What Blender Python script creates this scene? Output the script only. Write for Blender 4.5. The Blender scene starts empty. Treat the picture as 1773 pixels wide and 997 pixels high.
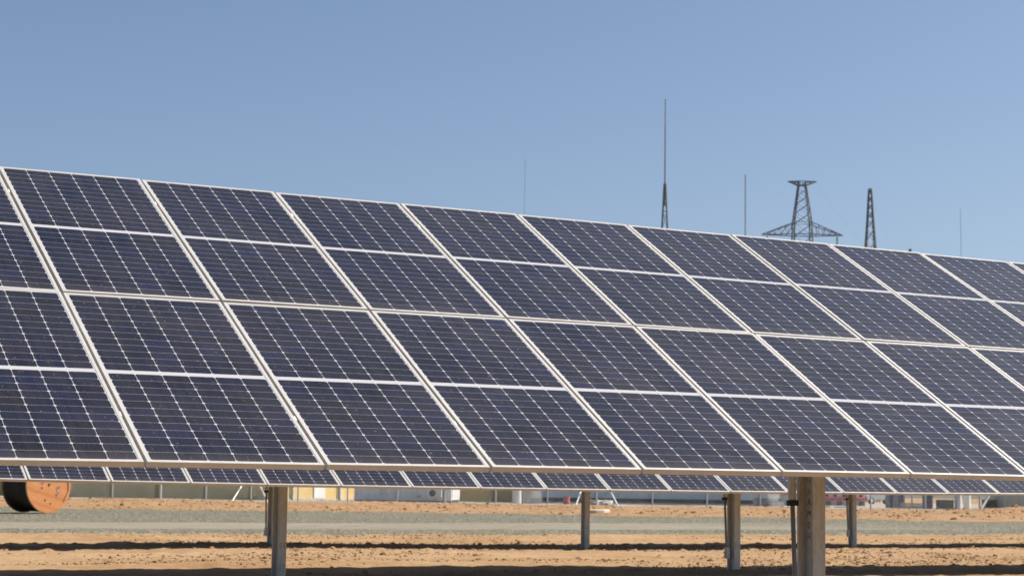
import bpy, math, random
import numpy as np
from mathutils import Vector, Matrix
R_ = math.radians
C = bpy.context.scene.collection
sc = bpy.context.scene
random.seed(7); rng = np.random.default_rng(11)

# ------------------------------------------------------------------ camera
YAW, PITCH, ROLL, FPX = 0.4944, 0.1043, 0.0137, 3377.6
cy_, sy_, cp_, sp_ = math.cos(YAW), math.sin(YAW), math.cos(PITCH), math.sin(PITCH)
fwd = Vector((sy_*cp_, cy_*cp_, sp_)); rgt = Vector((cy_, -sy_, 0)); upv = rgt.cross(fwd)
rr = rgt*math.cos(ROLL) + upv*math.sin(ROLL); uu = -rgt*math.sin(ROLL) + upv*math.cos(ROLL)
cam = bpy.data.cameras.new('camera'); co = bpy.data.objects.new('camera', cam); C.objects.link(co)
m = Matrix.Identity(4)
for i in range(3): m[i][0], m[i][1], m[i][2] = rr[i], uu[i], -fwd[i]
co.matrix_world = m
cam.sensor_width = 36; cam.lens = FPX/1773*36; cam.clip_end = 20000; cam.clip_start = .1
cam.dof.use_dof = True; cam.dof.focus_distance = 14.5; cam.dof.aperture_fstop = 5.0
sc.camera = co

# ------------------------------------------------------------------ light
SUN = Vector((.90, -.20, 1.0)).normalized()
w = bpy.data.worlds.new('World'); sc.world = w; w.use_nodes = True
nt = w.node_tree; nt.nodes.clear()
sky = nt.nodes.new('ShaderNodeTexSky'); sky.sky_type = 'NISHITA'; sky.sun_disc = False
sky.sun_elevation = math.asin(SUN.z); sky.sun_rotation = math.atan2(SUN.x, SUN.y)
sky.altitude = 300; sky.air_density = .8; sky.dust_density = 2.0; sky.ozone_density = 2.0
bg = nt.nodes.new('ShaderNodeBackground'); bg.inputs[1].default_value = .0665
ow = nt.nodes.new('ShaderNodeOutputWorld')
nt.links.new(sky.outputs[0], bg.inputs[0]); nt.links.new(bg.outputs[0], ow.inputs[0])
sl = bpy.data.lights.new('sun', 'SUN'); sl.energy = 5.0; sl.angle = R_(.53); sl.color = (1, .93, .82)
so = bpy.data.objects.new('sun', sl); C.objects.link(so)
so.rotation_euler = SUN.to_track_quat('Z', 'Y').to_euler(); so.location = (0, 0, 60)
sc.view_settings.view_transform = 'Standard'; sc.view_settings.look = 'None'
sc.view_settings.exposure = .88; sc.view_settings.gamma = 1

# ------------------------------------------------------------------ helpers
def at(px, py, D):
    """world point seen at photo pixel (px,py) at horizontal distance D along the view axis"""
    d = fwd*FPX + rr*(px-886.5) + uu*(498.5-py)
    k = D/(d.x*sy_ + d.y*cy_)
    return d*k
RV = Vector((cy_, -sy_, 0)); DV = Vector((sy_, cy_, 0))      # right / away, on the ground
def wp(L, D, z): return RV*L + DV*D + Vector((0, 0, z))

class MB:
    def __init__(s): s.v = []; s.f = []; s.uv = None
    def box(s, lo, hi, M=None):
        b = len(s.v)
        for z in (lo[2], hi[2]):
            for y in (lo[1], hi[1]):
                for x in (lo[0], hi[0]):
                    p = Vector((x, y, z)); s.v.append(tuple(M @ p if M else p))
        for q in ((0,2,3,1),(4,5,7,6),(0,1,5,4),(2,6,7,3),(0,4,6,2),(1,3,7,5)): s.f.append(tuple(b+i for i in q))
        return s
    def bar(s, a, b, wd, ht=None, n=4, w2=None):
        """prism from a to b, n sides"""
        a = Vector(a); b = Vector(b); d = (b-a).normalized()
        u = d.cross(Vector((0, 0, 1)))
        if u.length < 1e-3: u = d.cross(Vector((0, 1, 0)))
        u.normalize(); t = u.cross(d)
        k0 = len(s.v); ht = ht or wd; sca = (w2 or wd)/wd
        for e, (P_, q) in enumerate(((a, 1), (b, sca))):
            for i in range(n):
                an = 2*math.pi*(i+.5)/n
                r = q*.5*(1.41421 if n == 4 else 1)
                s.v.append(tuple(P_ + u*(math.cos(an)*wd*r) + t*(math.sin(an)*ht*r)))
        for i in range(n): s.f.append((k0+i, k0+(i+1) % n, k0+n+(i+1) % n, k0+n+i))
        s.f.append(tuple(k0+n-1-i for i in range(n))); s.f.append(tuple(k0+n+i for i in range(n)))
        return s
    def prism(s, pts, h0, h1, M=None):
        """closed polygon pts (x,y) extruded in z"""
        b = len(s.v); n = len(pts)
        for z in (h0, h1):
            for x, y in pts:
                p = Vector((x, y, z)); s.v.append(tuple(M @ p if M else p))
        for i in range(n): s.f.append((b+i, b+(i+1) % n, b+n+(i+1) % n, b+n+i))
        s.f.append(tuple(b+n-1-i for i in range(n))); s.f.append(tuple(b+n+i for i in range(n)))
        return s
    def sheet(s, path, t, z0, z1):
        """bent sheet-metal profile: polyline path of thickness t extruded in z"""
        P = [Vector((x, y)) for x, y in path]; L = []; Rr = []
        for i, p in enumerate(P):
            ds = []
            if i > 0: ds.append((p-P[i-1]).normalized())
            if i < len(P)-1: ds.append((P[i+1]-p).normalized())
            d = sum(ds, Vector((0, 0))).normalized(); n = Vector((-d.y, d.x))
            c = max(.4, n.dot(Vector((-ds[0].y, ds[0].x))))
            L.append(p+n*t/2/c); Rr.append(p-n*t/2/c)
        b = len(s.v); k = len(P)
        for z in (z0, z1):
            for p in L: s.v.append((p.x, p.y, z))
            for p in Rr: s.v.append((p.x, p.y, z))
        for i in range(k-1):
            s.f.append((b+i, b+i+1, b+2*k+i+1, b+2*k+i)); s.f.append((b+k+i+1, b+k+i, b+3*k+i, b+3*k+i+1))
            s.f.append((b+2*k+i, b+2*k+i+1, b+3*k+i+1, b+3*k+i)); s.f.append((b+i+1, b+i, b+k+i, b+k+i+1))
        s.f.append((b, b+2*k, b+3*k, b+k)); s.f.append((b+k-1, b+2*k-1, b+4*k-1, b+3*k-1))
        return s
    def build(s, name, mat, parent=None, loc=None, smooth=False, bevel=0):
        me = bpy.data.meshes.new(name); me.from_pydata(s.v, [], s.f); me.update()
        if s.uv:
            l = me.uv_layers.new(name='UVMap')
            for i, lp in enumerate(me.loops): l.data[i].uv = s.uv[lp.vertex_index]
        me.materials.append(mat)
        if smooth: me.shade_smooth()
        o = bpy.data.objects.new(name, me); C.objects.link(o)
        if parent: o.parent = parent
        if loc is not None: o.location = loc
        if bevel:
            b = o.modifiers.new('bevel', 'BEVEL'); b.width = bevel; b.segments = 2; b.limit_method = 'ANGLE'
        return o

def tag(o, label=None, cat=None, group=None, kind=None):
    if label: o['label'] = label
    if cat: o['category'] = cat
    if group: o['group'] = group
    if kind: o['kind'] = kind
    return o
def empty(name, loc, rz=0, label=None, cat=None, group=None):
    o = bpy.data.objects.new(name, None); C.objects.link(o); o.location = loc; o.rotation_euler.z = rz
    o.empty_display_size = .2
    return tag(o, label, cat, group)

# ---- node helpers
class NT:
    def __init__(s, name):
        s.m = bpy.data.materials.new(name); s.m.use_nodes = True
        s.t = s.m.node_tree; s.b = s.t.nodes['Principled BSDF']
    def n(s, typ, **kw):
        x = s.t.nodes.new(typ)
        for k, v in kw.items(): setattr(x, k, v)
        return x
    def lk(s, a, b): s.t.links.new(a, b)
    def put(s, inp, v):
        if v is None: return
        if hasattr(v, 'is_linked'): s.lk(v, inp)
        else: inp.default_value = v
    def M(s, op, a, b=None, c=None, clamp=False):
        x = s.n('ShaderNodeMath', operation=op); x.use_clamp = clamp
        s.put(x.inputs[0], a); s.put(x.inputs[1], b); s.put(x.inputs[2], c); return x.outputs[0]
    def noise(s, vec, scale, detail=3, rough=.55):
        x = s.n('ShaderNodeTexNoise'); s.put(x.inputs['Vector'], vec); x.inputs['Scale'].default_value = scale
        x.inputs['Detail'].default_value = detail; x.inputs['Roughness'].default_value = rough; return x.outputs['Fac']
    def ramp(s, f, stops):
        x = s.n('ShaderNodeValToRGB'); s.put(x.inputs[0], f); e = x.color_ramp.elements
        while len(e) < len(stops): e.new(.5)
        for k, (p, c) in enumerate(stops): e[k].position = p; e[k].color = (*c, 1) if len(c) == 3 else c
        return x.outputs[0]
    def mix(s, f, a, b, bt='MIX'):
        x = s.n('ShaderNodeMix', data_type='RGBA', blend_type=bt)
        s.put(x.inputs[0], f); s.put(x.inputs[6], a if hasattr(a, 'is_linked') else (*a, 1)); s.put(x.inputs[7], b if hasattr(b, 'is_linked') else (*b, 1))
        return x.outputs[2]
    def obj(s): return s.n('ShaderNodeTexCoord').outputs['Object']
    def pos(s): return s.n('ShaderNodeNewGeometry').outputs['Position']
    def scale(s, v, k):
        x = s.n('ShaderNodeMapping'); s.lk(v, x.inputs[0]); x.inputs['Scale'].default_value = k; return x.outputs[0]
    def bump(s, h, strength=.3, dist=.02):
        x = s.n('ShaderNodeBump'); s.put(x.inputs['Height'], h); x.inputs['Strength'].default_value = strength
        x.inputs['Distance'].default_value = dist; s.lk(x.outputs[0], s.b.inputs['Normal'])
    def set(s, col=None, rough=None, metal=None, spec=None):
        if col is not None: s.put(s.b.inputs['Base Color'], col if hasattr(col, 'is_linked') else (*col, 1))
        if rough is not None: s.put(s.b.inputs['Roughness'], rough)
        if metal is not None: s.put(s.b.inputs['Metallic'], metal)
        if spec is not None: s.put(s.b.inputs['Specular IOR Level'], spec)
        return s.m

def paint(name, col, rough=.55, metal=0, dirt=.12, sc_=3, streak=True):
    k = NT(name); v = k.obj()
    f = k.noise(k.scale(v, (1, 1, .25 if streak else 1)), sc_, 5, .6)
    d = tuple(c*(1-dirt*2.2) for c in col); l = tuple(min(1, c*(1+dirt*.6)) for c in col)
    c = k.ramp(f, [(.3, d), (.62, l)])
    k.bump(k.noise(v, 40, 3), .05, .005)
    return k.set(c, rough, metal)

# ------------------------------------------------------------------ materials
MW, ML, FR = 1.038, 2.094, .020        # module width, length, visible frame lip
def panel_mat():
    k = NT('solar_cells'); uv = k.n('ShaderNodeUVMap').outputs[0]
    s = k.n('ShaderNodeSeparateXYZ'); k.lk(uv, s.inputs[0]); u, v = s.outputs[0], s.outputs[1]
    mg = .0255; bar = .021
    pu = (MW-2*mg)/6; pv = (ML/2-mg-bar)/12
    U = k.M('DIVIDE', k.M('SUBTRACT', u, mg), pu)
    vm = k.M('SUBTRACT', k.M('ABSOLUTE', k.M('SUBTRACT', v, ML/2)), bar)
    V = k.M('DIVIDE', vm, pv)
    def edge(t, p):
        f = k.M('FRACT', t); return k.M('MULTIPLY', k.M('SUBTRACT', .5, k.M('ABSOLUTE', k.M('SUBTRACT', f, .5))), p)
    du, dv = edge(U, pu), edge(V, pv)
    vline = k.M('LESS_THAN', du, .0014)
    hline = k.M('LESS_THAN', dv, .0017)
    dia = k.M('LESS_THAN', k.M('ADD', du, dv), .0118)
    out = k.M('MAXIMUM', k.M('MAXIMUM', k.M('LESS_THAN', U, 0), k.M('GREATER_THAN', U, 6)),
              k.M('MAXIMUM', k.M('LESS_THAN', V, 0), k.M('GREATER_THAN', V, 12)))
    white = k.M('MAXIMUM', k.M('MAXIMUM', vline, dia), out)
    # every cell has a slightly different blue-black
    cid = k.n('ShaderNodeCombineXYZ'); k.lk(k.M('FLOOR', U), cid.inputs[0])
    k.lk(k.M('ADD', k.M('FLOOR', V), k.M('MULTIPLY', k.M('GREATER_THAN', v, ML/2), 40)), cid.inputs[1])
    k.lk(k.M('MULTIPLY', k.n('ShaderNodeObjectInfo').outputs['Random'], 977), cid.inputs[2])
    wn = k.n('ShaderNodeTexWhiteNoise'); k.lk(cid.outputs[0], wn.inputs['Vector'])
    cell = k.ramp(wn.outputs[0], [(0, (.0050, .0055, .010)), (.35, (.0075, .0082, .018)), (.6, (.0062, .0085, .020)), (.85, (.0105, .0105, .019)), (1, (.0075, .009, .030))])
    # nine hair-thin busbars on each cell
    bb = k.M('LESS_THAN', edge(k.M('MULTIPLY', U, 9), pu/9), .0006)
    cell = k.mix(k.M('MULTIPLY', bb, .1), cell, (.16, .17, .19))
    g = k.mix(hline, cell, (.145, .15, .175))
    g = k.mix(white, g, (.37, .37, .39))
    # blown sand: blotches and runs, heavier along the lower edge of each half
    P = k.pos()
    dn = k.noise(P, 1.3, 6, .65); ds = k.noise(k.scale(uv, (26, 1.4, 1)), 1, 4, .6)
    df = k.M('MULTIPLY', k.M('SUBTRACT', k.M('ADD', k.M('MULTIPLY', dn, .6), k.M('MULTIPLY', ds, .5)), .40, clamp=True), .13)
    low = k.M('MULTIPLY', k.M('SUBTRACT', 1, k.M('DIVIDE', k.M('SUBTRACT', v, .02), .12), clamp=True), .05)
    sp = k.M('MULTIPLY', k.M('GREATER_THAN', k.noise(P, 55, 1), .735), .22)
    df = k.M('ADD', k.M('ADD', df, low), sp, clamp=True)
    g = k.mix(df, g, (.40, .33, .25))
    k.b.inputs['IOR'].default_value = 1.41
    k.set(g, k.M('ADD', .16, k.M('MULTIPLY', dn, .16)))
    k.bump(k.noise(P, 900, 1), .02, .001)
    return k.m
PANEL = panel_mat()
ALU = paint('anodised_frame', (.47, .46, .44), .42, .25, .05, 6)
STEEL = None
def steel(name, col=(.66, .65, .61), rough=.5, metal=.2):
    k = NT(name); v = k.obj()
    vo = k.n('ShaderNodeTexVoronoi'); k.lk(k.scale(v, (1, 1, .35)), vo.inputs['Vector']); vo.inputs['Scale'].default_value = 55
    f = k.M('ADD', k.M('MULTIPLY', vo.outputs['Color'], .25), k.M('MULTIPLY', k.noise(k.scale(v, (1, 1, .12)), 14, 5), .75))
    c = k.ramp(f, [(.25, tuple(x*.72 for x in col)), (.7, tuple(x*1.12 for x in col))])
    k.bump(k.noise(v, 30, 4), .06, .004)
    return k.set(c, k.M('ADD', rough-.1, k.M('MULTIPLY', f, .25)), metal)
STEEL = steel('galvanised_steel')
BLACK = paint('black_rubber', (.015, .015, .016), .5, 0, .2)
ROD = steel('damper_rod', (.16, .16, .17), .3, .8)
BACKSHEET = paint('backsheet', (.6, .6, .6), .6)
INK = NT('marker_ink').set((.03, .03, .035), .6)

# ------------------------------------------------------------------ terrain
def hashn(ix, iy, seed):
    h = (ix.astype(np.int64)*374761393 + iy.astype(np.int64)*668265263 + seed*974634777) & 0xffffffff
    h = ((h ^ (h >> 13))*1274126177) & 0xffffffff
    return ((h ^ (h >> 16)) & 0xffff)/65535.0
def vnoise(x, y, seed):
    ix, iy = np.floor(x), np.floor(y); fx, fy = x-ix, y-iy
    fx = fx*fx*(3-2*fx); fy = fy*fy*(3-2*fy)
    a, b = hashn(ix, iy, seed), hashn(ix+1, iy, seed); c, d = hashn(ix, iy+1, seed), hashn(ix+1, iy+1, seed)
    return (a*(1-fx)+b*fx)*(1-fy) + (c*(1-fx)+d*fx)*fy - .5
def fbm(x, y, s, seed, o=4):
    t = 0; a = 1
    for i in range(o): t = t + a*vnoise(x*s, y*s, seed+i); a *= .5; s *= 2.03
    return t
def sst(a, b, x):
    t = np.clip((x-a)/(b-a), 0, 1); return t*t*(3-2*t)
def terrain(x, y, detail=True):
    x = np.asarray(x, float); y = np.asarray(y, float)
    D = x*sy_ + y*cy_; L = x*cy_ - y*sy_
    near = 1-sst(50, 54, y)
    z = -1.25 + .14*sst(58, 92, D)
    z = z + .06*fbm(x, y, .13, 3, 3)*near
    z = z + .07*np.exp(-((y-29.6)/1.3)**2)*(1-sst(12, 24, x))
    if detail:
        # worked soil between the rows: low furrows, ruts and clods
        z = z + near*(.03*fbm(x*.4, y, .8, 5, 3) + .026*fbm(x, y, 2.6, 21, 3) + .014*fbm(x, y, 7.5, 31, 2))
        cl = np.clip(vnoise(x*6.3, y*6.3, 40)-.16, 0, 1)
        band = np.clip(.35+1.6*vnoise(x*.2, y*.75, 41), 0, 1)
        z = z + near*.17*cl*band
    if detail:
        for yy in (31.35, 31.75):
            z = z + .055*np.clip(np.sin(x*13.5+vnoise(x*.7, y*0, 12)*3)*1.4-.2, -.6, .8)*np.exp(-((y-yy-.12*np.sin(x*.5))/.14)**2)*sst(17, 27, x)
        z = z - .05*np.exp(-((y-48.2-.4*np.sin(x*.14))/.22)**2) - .05*np.exp(-((y-46.6-.4*np.sin(x*.14))/.22)**2)
    # sand bank in front of the fence
    foot = 92 + 2.5*vnoise(L*.11, L*0+3.3, 60) - 6*sst(13, 26, L)
    extra = sst(22.5, 27, L)
    bank = sst(0, 1, (D-foot)/(10.0+3*extra))
    z = z + bank*(.47+.04*vnoise(L*.2, L*0, 61)) + extra*.28*np.exp(-((D-101.5)/3.5)**2)
    if detail:
        bb = bank*(1-sst(104, 108, D))
        z = z + bb*(.13*fbm(x, y, .5, 70, 4)) + .07*bb*fbm(x, y, 1.9, 75, 2)
    z = z + (1-sst(250, 900, D))*0 + .6*sst(400, 1500, D)*0
    return z
def lines(segs):
    o = []
    for a, b, st in segs: o += list(np.arange(a, b-1e-6, st))
    return np.array(o + [segs[-1][1]])
def geo(a, b, k=1.35, st=1.0):
    o = []; x = a
    while x < b: o.append(x); st *= k; x += st
    return np.array(o+[b])
def grid_mesh(name, xs, ys, zf, mat, keep=None):
    X, Y = np.meshgrid(xs, ys); Z = zf(X, Y); ny, nx = X.shape
    co_ = np.stack([X, Y, Z], -1).reshape(-1, 3)
    i = (np.arange(ny-1)[:, None]*nx + np.arange(nx-1)[None]).ravel()
    q = np.stack([i, i+1, i+nx+1, i+nx], 1)
    if keep is not None:
        kq = keep(X, Y).reshape(-1)[q].any(1); q = q[kq]
        used = np.unique(q); mp = np.zeros(len(co_), int); mp[used] = np.arange(len(used)); q = mp[q]; co_ = co_[used]
    me = bpy.data.meshes.new(name); me.vertices.add(len(co_)); me.vertices.foreach_set('co', co_.astype(np.float32).ravel())
    me.loops.add(q.size); me.loops.foreach_set('vertex_index', q.astype(np.int32).ravel())
    me.polygons.add(len(q)); me.polygons.foreach_set('loop_start', (np.arange(len(q))*4).astype(np.int32))
    me.update(calc_edges=True); me.materials.append(mat); me.shade_smooth()
    o = bpy.data.objects.new(name, me); C.objects.link(o); return o

def sand_mat():
    k = NT('sand'); P = k.pos()
    a = k.noise(P, .35, 6, .6); b = k.noise(P, 4.5, 6, .7); c = k.noise(P, 60, 3, .6)
    f = k.M('ADD', k.M('MULTIPLY', a, .5), k.M('ADD', k.M('MULTIPLY', b, .35), k.M('MULTIPLY', c, .25)))
    col = k.ramp(f, [(.38, (.205, .122, .060)), (.52, (.285, .183, .099)), (.66, (.34, .234, .139))])
    vo = k.n('ShaderNodeTexVoronoi'); k.lk(P, vo.inputs['Vector']); vo.inputs['Scale'].default_value = 17
    peb = k.M('LESS_THAN', vo.outputs['Distance'], .16)
    pr = k.M('GREATER_THAN', vo.outputs['Color'], .72)
    col = k.mix(k.M('MULTIPLY', k.M('MULTIPLY', peb, pr), .35), col, (.18, .10, .05))
    s = k.n('ShaderNodeSeparateXYZ'); k.lk(P, s.inputs[0])
    # the bank and the plain beyond it: redder dug-out sand
    far = k.M('DIVIDE', k.M('SUBTRACT', s.outputs[1], 62), 14, clamp=True)
    col = k.mix(k.M('MULTIPLY', far, .8), col, k.ramp(k.M('ADD', k.M('MULTIPLY', b, .6), k.M('MULTIPLY', k.noise(P, .9, 5, .7), .5)), [(.40, (.135, .076, .037)), (.52, (.235, .143, .076)), (.64, (.31, .203, .116))]))
    k.bump(k.M('ADD', k.noise(P, 9, 8, .75), k.M('MULTIPLY', k.noise(P, 70, 3), .3)), .55, .05)
    return k.set(col, .95, 0, .1)
SAND = sand_mat()
xs = np.concatenate([-geo(8, 5000, 1.5, 1.5)[::-1], lines([(-2, 5, .5), (5, 46, .085), (46, 82, .22)]), geo(84, 6000, 1.45, 2)])
ys = np.concatenate([-geo(40, 3000, 1.6, 3)[::-1], lines([(-30, 10, 2), (10, 24.5, .3), (24.5, 53, .07), (53, 60, .3), (60, 112, .2)]), geo(114, 9000, 1.4, 2)])
g = grid_mesh('ground', xs, ys, terrain, SAND); tag(g, kind='structure')

def gravel_mat():
    k = NT('crushed_gravel'); P = k.pos()
    vo = k.n('ShaderNodeTexVoronoi'); k.lk(P, vo.inputs['Vector']); vo.inputs['Scale'].default_value = 9
    sepc = k.n('ShaderNodeSeparateColor'); k.lk(vo.outputs['Color'], sepc.inputs[0])
    st = k.ramp(sepc.outputs[0], [(0, (.045, .046, .037)), (.4, (.11, .108, .082)), (.8, (.155, .152, .118)), (1, (.27, .26, .215))])
    big = k.noise(k.scale(P, (.06, .5, 1)), 1, 6, .65)
    st = k.mix(k.M('MULTIPLY', k.M('SUBTRACT', big, .4, clamp=True), 2.6, clamp=True), st, (.165, .142, .10))
    # driven strip: pale dust pressed flat between the tyre lines
    s = k.n('ShaderNodeSeparateXYZ'); k.lk(P, s.inputs[0])
    wob = k.M('MULTIPLY', k.M('SUBTRACT', k.noise(k.scale(P, (.05, .05, 0)), 1, 3), .5), 1.6)
    y = k.M('ADD', s.outputs[1], wob)
    q = k.M('ADD', y, k.M('MULTIPLY', s.outputs[0], -.02))
    tr = k.M('MULTIPLY', k.M('SUBTRACT', q, 55.5, clamp=True), k.M('DIVIDE', k.M('SUBTRACT', 65.5, q), 1.5, clamp=True))
    tr = k.M('MULTIPLY', tr, k.M('DIVIDE', k.M('SUBTRACT', 54, s.outputs[0]), 14, clamp=True))
    tr = k.M('MULTIPLY', tr, k.M('ADD', .55, k.M('MULTIPLY', k.noise(k.scale(P, (.03, 1.6, 1)), 1, 4), .8)), clamp=True)
    dust = k.ramp(k.noise(k.scale(P, (.08, 1.1, 1)), 1.2, 5, .6), [(.35, (.165, .145, .108)), (.65, (.235, .213, .168))])
    c = k.mix(tr, st, dust)
    k.bump(k.M('MULTIPLY', vo.outputs['Distance'], k.M('SUBTRACT', 1.1, tr)), .9, .06)
    return k.set(c, .95, 0, .15)
def road_z(x, y):
    D = x*sy_ + y*cy_; L = x*cy_ - y*sy_
    far = 94.5 + 2.5*vnoise(L*.11, L*0+3.3, 60) - 6*sst(13, 26, L)
    near = 52.2 + .5*vnoise(x*.3, y*0, 80)
    ins = np.minimum((y-near+.5*fbm(x, y, .9, 84, 3))*.06, (far-D+1.2*fbm(x, y, .35, 86, 3))*.05)
    return terrain(x, y, False) + np.clip(ins, -.09, .035) + .03*fbm(x, y, 1.7, 82, 3)
gx = lines([(-60, 8, 1.0), (8, 80, .2), (80, 200, 2)])
gy = lines([(-40, 50, 2), (50, 58, .12), (58, 100, .22), (100, 140, 2)])
def road_keep(X, Y):
    D = X*sy_ + Y*cy_; return (Y > 51.2) & (D < 97.5)
r = grid_mesh('gravel_road', gx, gy, road_z, gravel_mat(), road_keep); tag(r, kind='structure')

def yard_z(x, y):
    D = x*sy_ + y*cy_
    return terrain(x, y, False) + np.clip((D-105.2)*.05, -.2, .03) + .02*fbm(x, y, .6, 95, 2)
k = NT('yard_grit'); P0 = k.pos()
k.set(k.ramp(k.M('ADD', k.M('MULTIPLY', k.noise(P0, .25, 5, .65), .6), k.M('MULTIPLY', k.noise(P0, 4, 4, .7), .4)), [(.38, (.17, .15, .12)), (.6, (.29, .265, .225))]), .95)
yd = grid_mesh('yard', np.arange(-60, 330, 2.), np.arange(20, 330, 2.), yard_z, k.m, lambda X, Y: (X*sy_+Y*cy_ > 103) & (X*sy_+Y*cy_ < 230) & (abs(X*cy_-Y*sy_) < 75)); tag(yd, kind='structure')

# clods of dry soil strewn over the worked sand
def clod_field(name, n, pick, size, mat, label):
    V = []; F = []
    ico_v = []; 
    t = (1+5**.5)/2
    iv = np.array([(-1,t,0),(1,t,0),(-1,-t,0),(1,-t,0),(0,-1,t),(0,1,t),(0,-1,-t),(0,1,-t),(t,0,-1),(t,0,1),(-t,0,-1),(-t,0,1)])/1.9
    jf = np.array([(0,11,5),(0,5,1),(0,1,7),(0,7,10),(0,10,11),(1,5,9),(5,11,4),(11,10,2),(10,7,6),(7,1,8),(3,9,4),(3,4,2),(3,2,6),(3,6,8),(3,8,9),(4,9,5),(2,4,11),(6,2,10),(8,6,7),(9,8,1)])
    x, y = pick(n); z = terrain(x, y)
    s = size(n)
    for i in range(n):
        p = iv*(1+rng.uniform(-.35, .35, (12, 1)))*s[i]*np.array([rng.uniform(.8, 1.5), rng.uniform(.8, 1.4), rng.uniform(.5, .95)])
        V.append(p + np.array([x[i], y[i], z[i]+s[i]*.15])); F.append(jf + 12*i)
    V = np.concatenate(V); F = np.concatenate(F)
    me = bpy.data.meshes.new(name); me.from_pydata(V.tolist(), [], F.tolist()); me.materials.append(mat)
    o = bpy.data.objects.new(name, me); C.objects.link(o)
    return tag(o, label, 'clods', kind='stuff')
def pick_near(n):
    y = rng.uniform(26, 52, n*4); x = rng.uniform(5, 46, n*4)
    k = np.clip(.12+2.4*vnoise(x*.25, y*.55, 90)+1.2*np.exp(-((y-38.2)/.5)**2)+.6*np.exp(-((y-31)/1.5)**2), 0, 1) > rng.uniform(0, 1, n*4)
    return x[k][:n], y[k][:n]
def pick_near_n(n):
    x, y = pick_near(n)
    while len(x) < n:
        a, b = pick_near(n); x = np.concatenate([x, a]); y = np.concatenate([y, b])
    return x[:n], y[:n]
clod_field('soil_clods', 14000, pick_near_n, lambda n: np.clip(rng.lognormal(-4.15, .45, n), .007, .075), SAND, 'small clods of dry sandy soil strewn between the panel rows')
def pick_bank(n):
    D = rng.uniform(91, 104, n); L = rng.uniform(-28, 30, n)
    return L*cy_ + D*sy_, -L*sy_ + D*cy_
clod_field('bank_clods', 2200, pick_bank, lambda n: np.clip(rng.lognormal(-3.35, .45, n), .015, .13), SAND, 'lumps of dug sand on the low bank before the fence')

# ------------------------------------------------------------------ solar trackers
P_ = 1.058
def add_quad_box(mb, lo, hi): mb.box(lo, hi)
def panel_mesh():
    mb = MB(); z0, z1 = -.006, -.002; a = .006
    mb.v = [(a, a, z1), (MW-a, a, z1), (MW-a, ML-a, z1), (a, ML-a, z1), (a, a, z0), (MW-a, a, z0), (MW-a, ML-a, z0), (a, ML-a, z0)]
    mb.f = [(0, 1, 2, 3), (7, 6, 5, 4)]; mb.uv = [(x, y) for x, y, _ in mb.v]
    return mb
def frame_mesh():
    mb = MB(); h = .035; l = FR; t = .002
    def bar(x0, y0, x1, y1): mb.box((x0, y0, -h), (x1, y1, 0))
    # outer walls with the top lip over the glass and a bottom flange
    for (x0, y0, x1, y1) in ((0, 0, MW, l), (0, ML-l, MW, ML), (0, l, l, ML-l), (MW-l, l, MW, ML-l)):
        mb.box((x0, y0, -.0015), (x1, y1, 0))
    for (x0, y0, x1, y1) in ((0, 0, MW, t), (0, ML-t, MW, ML), (0, t, t, ML-t), (MW-t, t, MW, ML-t)):
        mb.box((x0, y0, -h), (x1, y1, -.0015))
    for (x0, y0, x1, y1) in ((t, t, MW-t, .028), (t, ML-.028, MW-t, ML-t), (t, .028, .028, ML-.028), (MW-.028, .028, MW-t, ML-.028)):
        mb.box((x0, y0, -h), (x1, y1, -h+.002))
    return mb
pan0 = fr0 = None
def add_module(root, M):
    global pan0, fr0
    if pan0 is None:
        pan0 = panel_mesh().build('solar_panel', PANEL, root); fr0 = frame_mesh().build('panel_frame', ALU, pan0)
        a, b = pan0, fr0
    else:
        a = pan0.copy(); C.objects.link(a); a.parent = root
        b = fr0.copy(); C.objects.link(b); b.parent = a
    a.matrix_local = M
    return a
def axes_matrix(o, ex, ev):
    ex = ex.normalized(); ev = (ev - ex*ev.dot(ex)).normalized(); n = ex.cross(ev)
    M = Matrix.Identity(4)
    for i in range(3): M[i][0], M[i][1], M[i][2], M[i][3] = ex[i], ev[i], n[i], o[i]
    return M
POST_PATH = [(.112, .016), (.112, 0), (0, 0), (0, .078), (.02, .1), (.02, .13), (-.05, .13), (-.05, .112)]
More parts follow.
